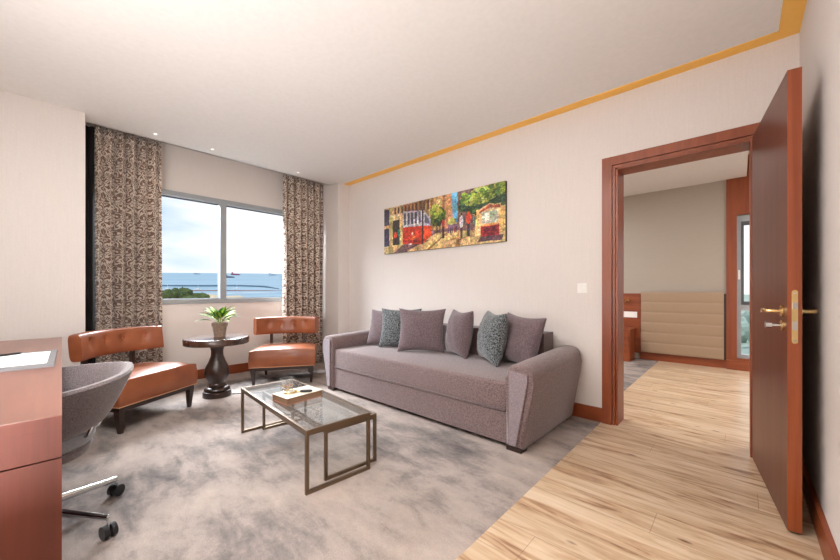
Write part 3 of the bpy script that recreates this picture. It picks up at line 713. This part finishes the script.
for i in range(5):
    a = R(116)+i*R(72); c_, s_ = math.cos(a), math.sin(a)
    bm = bmesh.new(); tube(bm, [(.03*c_, .03*s_, .128), (.15*c_, .15*s_, .112), (.30*c_, .30*s_, .092), (.342*c_, .342*s_, .088)], [.021, .018, .0145, .0135], 14)
    bar = obj('base_arm', bm, M['chrome'], tc_, True)
    cx, cy = .342*c_, .342*s_; w_ = R(35)+i*1.1; wx, wy = math.cos(w_), math.sin(w_)
    bm = bmesh.new()
    for s2 in (-1, 1): tube(bm, [(cx+wx*.005*s2, cy+wy*.005*s2, .029), (cx+wx*.024*s2, cy+wy*.024*s2, .029)], .029, 20)
    obj('caster', bm, M['black'], tc_, True)
    bm = bmesh.new(); tube(bm, [(cx, cy, .03), (cx, cy, .085)], .007, 10); obj('caster_stem', bm, M['chrome'], tc_, True)

# ------------------------------------------------------------------ bedroom beyond the door
BY = 6.55
struct('wall_bedroom_far', B((-4.2, -.14, BY, BY+.15, 0, 2.95)), M['wall_grey'], 'taupe wall above the padded panel in the bedroom', 'wall')
wx0, wx1, a0, a1 = -.03, 1.0, .16, 2.14
struct('wall_bedroom_panel', B((-.14, wx0, BY-.03, BY+.12, 0, 2.95), (wx0, wx1, BY-.03, BY+.12, 0, a0), (wx0, wx1, BY-.03, BY+.12, a1, 2.95), (wx1, 2.3, BY-.03, BY+.12, 0, 2.95)), M['cherryZ'], 'cherry wood panelling around the tall bedroom window', 'wall panel')
struct('wall_bedroom_left', B((-4.3, -4.2, PT, BY+.15, 0, 2.95)), M['wall'], 'bedroom side wall', 'wall')
struct('wall_bedroom_right', B((2.2, 2.3, PT, BY+.1, 0, 2.95), (.42, 2.3, PT-.1, PT, 0, 2.95)), M['wall'], 'bedroom wall beyond the open door', 'wall')
struct('ceiling', B((-4.2, .07, PT, BY, 2.655, 2.72), (-4.3, 2.3, PT-.1, BY+.15, 2.95, 3.05)), M['ceiling'], 'white bedroom ceiling seen through the doorway', 'ceiling')
struct('baseboard_bedroom', B((-1.18, -.14, BY-.02, BY, 0, .12), (-.14, 2.2, BY-.055, BY-.03, 0, .13)), M['cherryX'], 'cherry baseboard below the padded panel', 'baseboard')
w2 = thing('window_2', 'tall narrow grey window in the bedroom', 'window', (0, BY+.02, 0)); w2['kind'] = 'structure'
obj('window_frame', B((wx0, wx0+.045, 0, .09, a0, a1), (wx1-.05, wx1, 0, .09, a0, a1), (wx0+.045, wx1-.05, 0, .09, a0, a0+.05), (wx0+.045, wx1-.05, 0, .09, a1-.09, a1), (wx0+.045, wx1-.05, 0, .09, .82, .90)), M['alu'], w2)
obj('sash', B((wx0+.045, wx0+.072, -.012, .05, .90, a1-.09), (wx0+.072, wx1-.05, -.012, .05, a1-.14, a1-.09), (wx0+.072, wx1-.05, -.012, .05, .90, .945)), M['alu_dark'], w2)
obj('pane', B((wx0+.045, wx1-.05, .05, .056, a0+.05, .82)), M['pane'], w2); obj('pane', B((wx0+.045, wx1-.05, .055, .061, .90, a1-.09)), M['pane'], w2)
obj('window_handle', B((wx0+.012, wx0+.034, -.03, 0, 1.25, 1.38), bevel=.004), M['white'], w2)
hb = thing('wall_panel', 'beige padded wall panel with horizontal seams in the bedroom', 'padded panel', (-.655, BY, 0))
obj('backing', B((-.515, .515, -.03, 0, .12, 1.05)), M['dark_wood'], hb)
bm = bmesh.new(); pr = [(-.03, .125)]; nb = 6; z0_, z1_ = .125, 1.075; hh = (z1_-z0_)/nb
for i in range(nb):
    for k_ in range(7):
        q = k_/6; pr.append((-.066-.005*math.sin(PI*q)**.4, z0_+hh*(i+q)))
pr = [p for i, p in enumerate(pr) if i == 0 or (abs(p[0]-pr[i-1][0])+abs(p[1]-pr[i-1][1])) > 1e-5]; pr.append((-.0, z1_)); pr[0] = (-.03, .125); pr[-1] = (-.03, z1_)
prism(bm, pr, 'x', -.505, .49); obj('padding', bm, M['beige_leather'], hb, False)
hd = thing('headboard', 'dark red wooden headboard panel behind the nightstand', 'headboard', (-1.9, BY, 0))
obj('panel', B((-.9, .73, -.04, 0, .1, 1.03), bevel=.004), M['cherryX'], hd)
obj('cap_rail', B((-.9, .735, -.055, 0, 1.03, 1.05)), M['cherryX'], hd)
obj('card', B((.47, .68, -.046, -.04, .66, .755)), M['white'], hd)['label'] = 'white socket strip'
ld = thing('reading_lamp', 'small brass reading lamp on the headboard above the nightstand', 'wall lamp', (-1.38, BY-.042, .92))
bm = bmesh.new(); tube(bm, [(0, 0, 0), (0, -.05, 0)], .014, 12); obj('wall_mount', bm, M['brass'], ld, True)
bm = bmesh.new(); tube(bm, [(0, -.05, 0), (.035, -.075, .02), (.06, -.09, .03)], [.018, .02, .03], 14); obj('lamp_head', bm, M['brass'], ld, True)
ns = thing('nightstand', 'dark red wooden nightstand under the headboard', 'nightstand', (-1.5, 6.31, 0))
obj('cabinet', B((-.25, .25, -.18, .18, 0, .47)), M['cherryX'], ns); obj('top', B((-.26, .26, -.19, .195, .47, .50), bevel=.003), M['cherryX'], ns)
dw_ = obj('drawer', B((-.235, .235, -.195, -.18, .25, .455), bevel=.002), M['cherryX'], ns)
bm = bmesh.new(); tube(bm, [(-.06, -.195, .36), (-.06, -.215, .36), (.06, -.215, .36), (.06, -.195, .36)], .005, 8); obj('pull_handle', bm, M['brass'], dw_, True)

# ------------------------------------------------------------------ outside
KS, KY = .03826, .02782
def sea_pt(u, v, h=20.0):
    """bearing and drop -> a spot on the gently rising sea (all spots lie 200 m to 9 km away)"""
    t = (u-420)/349; dx, dy, dz = -.6756+.7373*t, .7373+.6756*t, (291-v)/349
    dep = h/(KS*-dx+KY*dy-dz); return Vector((dx*dep, dy*dep, 1.09+dz*dep))
def seaz(x, y): return 1.09-20-KS*x+KY*y
def outmat(name, rgb, rgb2=None, scale=.02, rough=.9, st=(1,1,1)):
    k = NT(name); n = k.noise(k.coord(scale=st), scale, 5, .65)
    k.inp('Base Color', k.ramp(n, [(.35, lin(*rgb)), (.65, lin(*(rgb2 or rgb)))])); k.inp('Roughness', rough); return k.m
M['sea'] = outmat('sea_water', (122, 150, 164), (144, 170, 182), .01, .75, (1, .12, 1))
M['trees'] = outmat('foliage_far', (34, 52, 30), (92, 104, 48), .25)
M['rock'] = outmat('breakwater_rock', (48, 76, 96), (70, 96, 112), .1)
M['quay'] = outmat('quay_rock', (112, 80, 78), (140, 110, 100), .1)
M['sand'] = outmat('pale_ground', (176, 160, 128), (206, 188, 150), .1)
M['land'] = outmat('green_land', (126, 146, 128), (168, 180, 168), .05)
M['quay_pale'] = outmat('pale_quay', (168, 174, 182), (196, 196, 196), .1)
bm = bmesh.new()
vs = [bm.verts.new((x_, y_, seaz(x_, y_))) for x_, y_ in ((-90, -60), (-90, 400), (-42000, 60000), (-42000, -14000))]
bm.faces.new(vs); struct('sea', bm, M['sea'], 'blue sea seen through the window', 'sea')
def strip(name, pts, wid, hgt, m, label, cat):
    """a raised mole along shore spots: pts (u,v) bearings"""
    P = [sea_pt(*p) for p in pts]; bm = bmesh.new(); rs = []
    for i, p in enumerate(P):
        w = wid*(.25 if i in (0, len(P)-1) else 1); h = hgt*(.4 if i == len(P)-1 else 1)
        rs.append([(p.x+w, p.y, p.z-KS*w-.5), (p.x+w*.5, p.y, p.z+h), (p.x-w*.5, p.y, p.z+h), (p.x-w, p.y, p.z+KS*w-.5)])
    rings(bm, rs); return struct(name, bm, m, label, cat)
strip('breakwater', [(140, 286), (163, 286), (200, 286.2), (235, 286), (262, 287), (278, 289)], 24, 1.6, M['rock'], 'long dark breakwater across the harbour', 'breakwater')
strip('pier', [(140, 291.5), (163, 291.3), (200, 291), (240, 291), (283, 290.8)], 3.0, 1.0, M['quay'], 'thin brown pier in front of the breakwater', 'pier')
strip('pier', [(195, 294), (222, 293.4), (245, 292.8), (268, 292.6), (275, 293)], 5, .3, M['quay_pale'], 'pale quay beside the brown pier', 'pier')
def patch(name, pts, m, label, cat, dz=.3):
    P = [sea_pt(*p) for p in pts]; bm = bmesh.new(); rings(bm, [[(p.x, p.y, p.z-1) for p in P], [(p.x, p.y, p.z+dz) for p in P]]); return struct(name, bm, m, label, cat)
patch('shore', [(130, 293), (185, 293.5), (205, 294), (223, 296), (223, 306), (130, 306)], M['sand'], 'pale shore in front of the harbour', 'shore')
patch('shore', [(226, 296.3), (240, 295.8), (245, 298), (240, 306), (224, 306)], M['sand'], 'pale sand spit right of the mullion', 'shore')
rt = random.Random(5)
spots = []
def tree_blob(name, x_, y_, z_, r, hh, m):
    bm = bmesh.new(); bmesh.ops.create_icosphere(bm, subdivisions=3, radius=1)
    for q in bm.verts:
        nn = 1+.14*math.sin(q.co.x*7+x_)*math.sin(q.co.y*6+y_)+rt.uniform(-.08, .08)
        q.co = Vector((q.co.x*r*nn, q.co.y*r*nn, (q.co.z*nn+1)*hh))
    o = obj(name, bm, m); o.location = (x_, y_, z_); return o
for _ in range(4000):
    u = rt.uniform(157, 204); v = rt.uniform(297.5, 302.5); p = sea_pt(u, v); r_ = rt.uniform(3.0, 4.4)
    if len(spots) >= 26 or any((p.x-a)**2+(p.y-b)**2 < (r_+c)**2*1.35 for a, b, c in spots): continue
    spots.append((p.x, p.y, r_)); hh = (3.9 if u < 188 else 2.3)*rt.uniform(.8, 1.15)
    tag(tree_blob('tree', p.x, p.y, p.z, r_, hh, M['trees']), 'dark green tree in the clump on the shore, left window pane', 'tree', 'trees on the shore')
def ship(u, v, L_, hull, label, cab):
    p = sea_pt(u, v); t = thing('cargo_ship', label, 'ship', p, R(25)+R(90)); bm = bmesh.new(); h = L_*.09
    rings(bm, [[(-L_/2, -L_*.05, 0), (L_*.4, -L_*.05, 0), (L_*.45, 0, 0), (L_*.4, L_*.05, 0), (-L_/2, L_*.05, 0)], [(-L_/2, -L_*.06, h), (L_*.42, -L_*.06, h), (L_*.5, 0, h*1.3), (L_*.42, L_*.06, h), (-L_/2, L_*.06, h)]])
    obj('hull', bm, outmat('hull_'+str(int(u)), hull), t)
    obj('deckhouse', B((-L_*.45, -L_*.32, -L_*.04, L_*.04, h, h*2.6), (-L_*.3, L_*.3, -L_*.03, L_*.03, h, h*1.4)), outmat('deckhouse_'+str(int(u)), cab), t)
ship(197, 274.2, 95, (70, 96, 120), 'tiny distant ship on the horizon in the left pane', (238, 238, 238))
ship(236, 275.2, 110, (150, 84, 110), 'distant reddish ship near the mullion on the horizon', (170, 96, 120))
ship(230, 277.8, 50, (70, 90, 110), 'dark ship below the reddish one, next to the mullion', (90, 104, 120))
ship(273, 275.5, 110, (150, 168, 184), 'pale distant ship near the right curtain', (190, 200, 206))
for u, v, l_, lab in ((167.5, 289.3, 8, 'white boat behind the trees near the left curtain'), (198, 289.8, 7, 'white boat in the middle of the left pane'), (237, 289, 7, 'white boat right of the mullion')):
    p = sea_pt(u, v); t = thing('boat', lab, 'boat', p, R(100)); bm = bmesh.new()
    rings(bm, [[(-l_/2, -.8, 0), (l_*.3, -.8, 0), (l_*.42, 0, 0), (l_*.3, .8, 0), (-l_/2, .8, 0)], [(-l_/2, -1.2, 1), (l_*.35, -1.2, 1), (l_*.5, 0, 1.2), (l_*.35, 1.2, 1), (-l_/2, 1.2, 1)]]); obj('hull', bm, M['white'], t)
    obj('cabin', B((-l_*.3, l_*.1, -.7, .7, 1, 1.7)), M['white'], t)
    bm = bmesh.new(); tube(bm, [(0, 0, 1.7), (0, 0, 6)], .08, 6); obj('mast', bm, M['white'], t)
# land outside the bedroom window
bm = bmesh.new(); vs = [bm.verts.new(p) for p in ((-80, 20, -19), (400, 20, -19), (900, 1500, -10), (-300, 1500, -10))]; bm.faces.new(vs)
struct('ground', bm, M['land'], 'hazy green land outside the bedroom window', 'ground')
spots = []
for _ in range(3000):
    y_ = rt.uniform(60, 260); x_ = y_*rt.uniform(-.05, .25); r_ = rt.uniform(4, 6)
    if len(spots) >= 16 or any((x_-a)**2+(y_-b)**2 < (r_+c)**2*1.35 for a, b, c in spots): continue
    spots.append((x_, y_, r_)); tag(tree_blob('tree', x_, y_, -19, r_, r_*1.1, M['land']), 'hazy green tree outside the bedroom window', 'tree', 'trees outside the bedroom')

# ------------------------------------------------------------------ world, lights
w = bpy.data.worlds.new('sky'); bpy.context.scene.world = w; w.use_nodes = True; t = w.node_tree; t.nodes.clear()
def wn(ty): return t.nodes.new(ty)
out = wn('ShaderNodeOutputWorld'); bg = wn('ShaderNodeBackground'); tcn = wn('ShaderNodeTexCoord'); sx = wn('ShaderNodeSeparateXYZ')
t.links.new(tcn.outputs['Generated'], sx.inputs[0])
r1 = wn('ShaderNodeValToRGB'); t.links.new(sx.outputs[2], r1.inputs[0]); e = r1.color_ramp.elements
e[0].position = 0; e[0].color = lin(216, 232, 250); e[1].position = .4; e[1].color = lin(130, 178, 240)
q = e.new(.12); q.color = lin(190, 216, 250)
mpw = wn('ShaderNodeMapping'); mpw.inputs['Scale'].default_value = (1, 1, 5); t.links.new(tcn.outputs['Generated'], mpw.inputs[0])
nw = wn('ShaderNodeTexNoise'); nw.inputs['Scale'].default_value = 2.2; nw.inputs['Detail'].default_value = 5; t.links.new(mpw.outputs[0], nw.inputs['Vector'])
r2 = wn('ShaderNodeValToRGB'); t.links.new(nw.outputs[0], r2.inputs[0]); r2.color_ramp.elements[0].position = .42; r2.color_ramp.elements[1].position = .62
mx = wn('ShaderNodeMix'); mx.data_type = 'RGBA'; t.links.new(r2.outputs[0], mx.inputs[0]); t.links.new(r1.outputs[0], mx.inputs[6]); mx.inputs[7].default_value = (1, 1, 1, 1)
# haze brighter towards the north-west (+y side)
ma = wn('ShaderNodeMapRange'); t.links.new(sx.outputs[1], ma.inputs[0]); ma.inputs[1].default_value = .22; ma.inputs[2].default_value = .36; ma.inputs[3].default_value = 0; ma.inputs[4].default_value = .85
mx2 = wn('ShaderNodeMix'); mx2.data_type = 'RGBA'; t.links.new(ma.outputs[0], mx2.inputs[0]); t.links.new(mx.outputs[2], mx2.inputs[6]); mx2.inputs[7].default_value = (1, 1, 1, 1)
t.links.new(mx2.outputs[2], bg.inputs[0]); bg.inputs[1].default_value = .72; t.links.new(bg.outputs[0], out.inputs[0])

def area(name, loc, rot, sx_, sy_, power, col=(1,1,1), spread=180):
    l = bpy.data.lights.new(name, 'AREA'); l.shape = 'RECTANGLE'; l.size = sx_; l.size_y = sy_; l.energy = power; l.color = col; l.spread = R(spread)
    o = bpy.data.objects.new(name, l); C.objects.link(o); o.location = loc; o.rotation_euler = rot; return o
def point(name, loc, power, r, col):
    l = bpy.data.lights.new(name, 'POINT'); l.energy = power; l.shadow_soft_size = r; l.color = col
    o = bpy.data.objects.new(name, l); C.objects.link(o); o.location = loc; return o
WARM = (1, .985, .975)
area('ceiling_fill', (-1.45, -.10, 2.66), (0, 0, 0), 1.6, .9, 50, WARM)  # soft overhead fill added out of view, not a real fixture
ul = area('bounce_fill', (-1.75, -.28, .86), (0, 0, 0), 1.1, .5, 14, WARM, 150); ul.rotation_euler = Vector((-.42, .66, .62)).to_track_quat('-Z', 'Y').to_euler()  # added fill aimed up towards the window niche, no lamp stands there
area('bounce_fill', (-.75, -.32, .5), (R(180), 0, 0), .5, .4, 20, WARM)  # second added fill, bounced off the ceiling from out of view
area('window_daylight', (-6.6, 1.615, 3.25), (0, R(-66), 0), 1.1, 4.5, 950, (.88, .94, 1))
area('bedroom_ceiling_fill', (-2.4, 4.6, 2.63), (0, 0, 0), 1.6, 1.2, 50, WARM)  # unseen fill added to brighten the bedroom, no fixture there
area('bedroom_fill', (1.2, 4.6, 2.6), (0, 0, 0), 1.2, 1.2, 30, WARM)  # another added fill, on the hidden right side of the bedroom
area('bedroom_daylight', (.7, 7.3, 3.3), (R(-50), 0, 0), 1.6, 1.4, 70, (.95, .97, 1))
for y in (.80, 1.32, 2.36):
    l = bpy.data.lights.new('spot', 'SPOT'); l.energy = 5; l.spot_size = R(80); l.spot_blend = 1; l.shadow_soft_size = .02; l.color = (1, .84, .68)
    o = bpy.data.objects.new('window_spot', l); C.objects.link(o); o.location = (-4.39, y, CH-.01); o.rotation_euler = (0, R(8), 0)
sn = bpy.data.lights.new('sun', 'SUN'); sn.energy = 1.6; sn.angle = R(2); so = bpy.data.objects.new('sun', sn); C.objects.link(so); so.rotation_euler = (R(20), R(20), 0)

cam = bpy.data.cameras.new('camera'); co_ = bpy.data.objects.new('camera', cam); C.objects.link(co_)
co_.location = (0, 0, 1.09); co_.rotation_euler = (R(90), 0, R(42.5)); cam.sensor_width = 36; cam.lens = 349*36/840; cam.shift_y = 11/840; cam.clip_start = .02; cam.clip_end = 90000
sc = bpy.context.scene; sc.camera = co_
sc.view_settings.view_transform = 'Standard'; sc.view_settings.look = 'None'; sc.view_settings.gamma = 1; sc.view_settings.exposure = 0.72
sc.view_settings.use_curve_mapping = False
sc.cycles.use_denoising = True
sc.cycles.max_bounces = 10; sc.cycles.diffuse_bounces = 6; sc.cycles.transparent_max_bounces = 16
sc.cycles.sample_clamp_indirect = 4
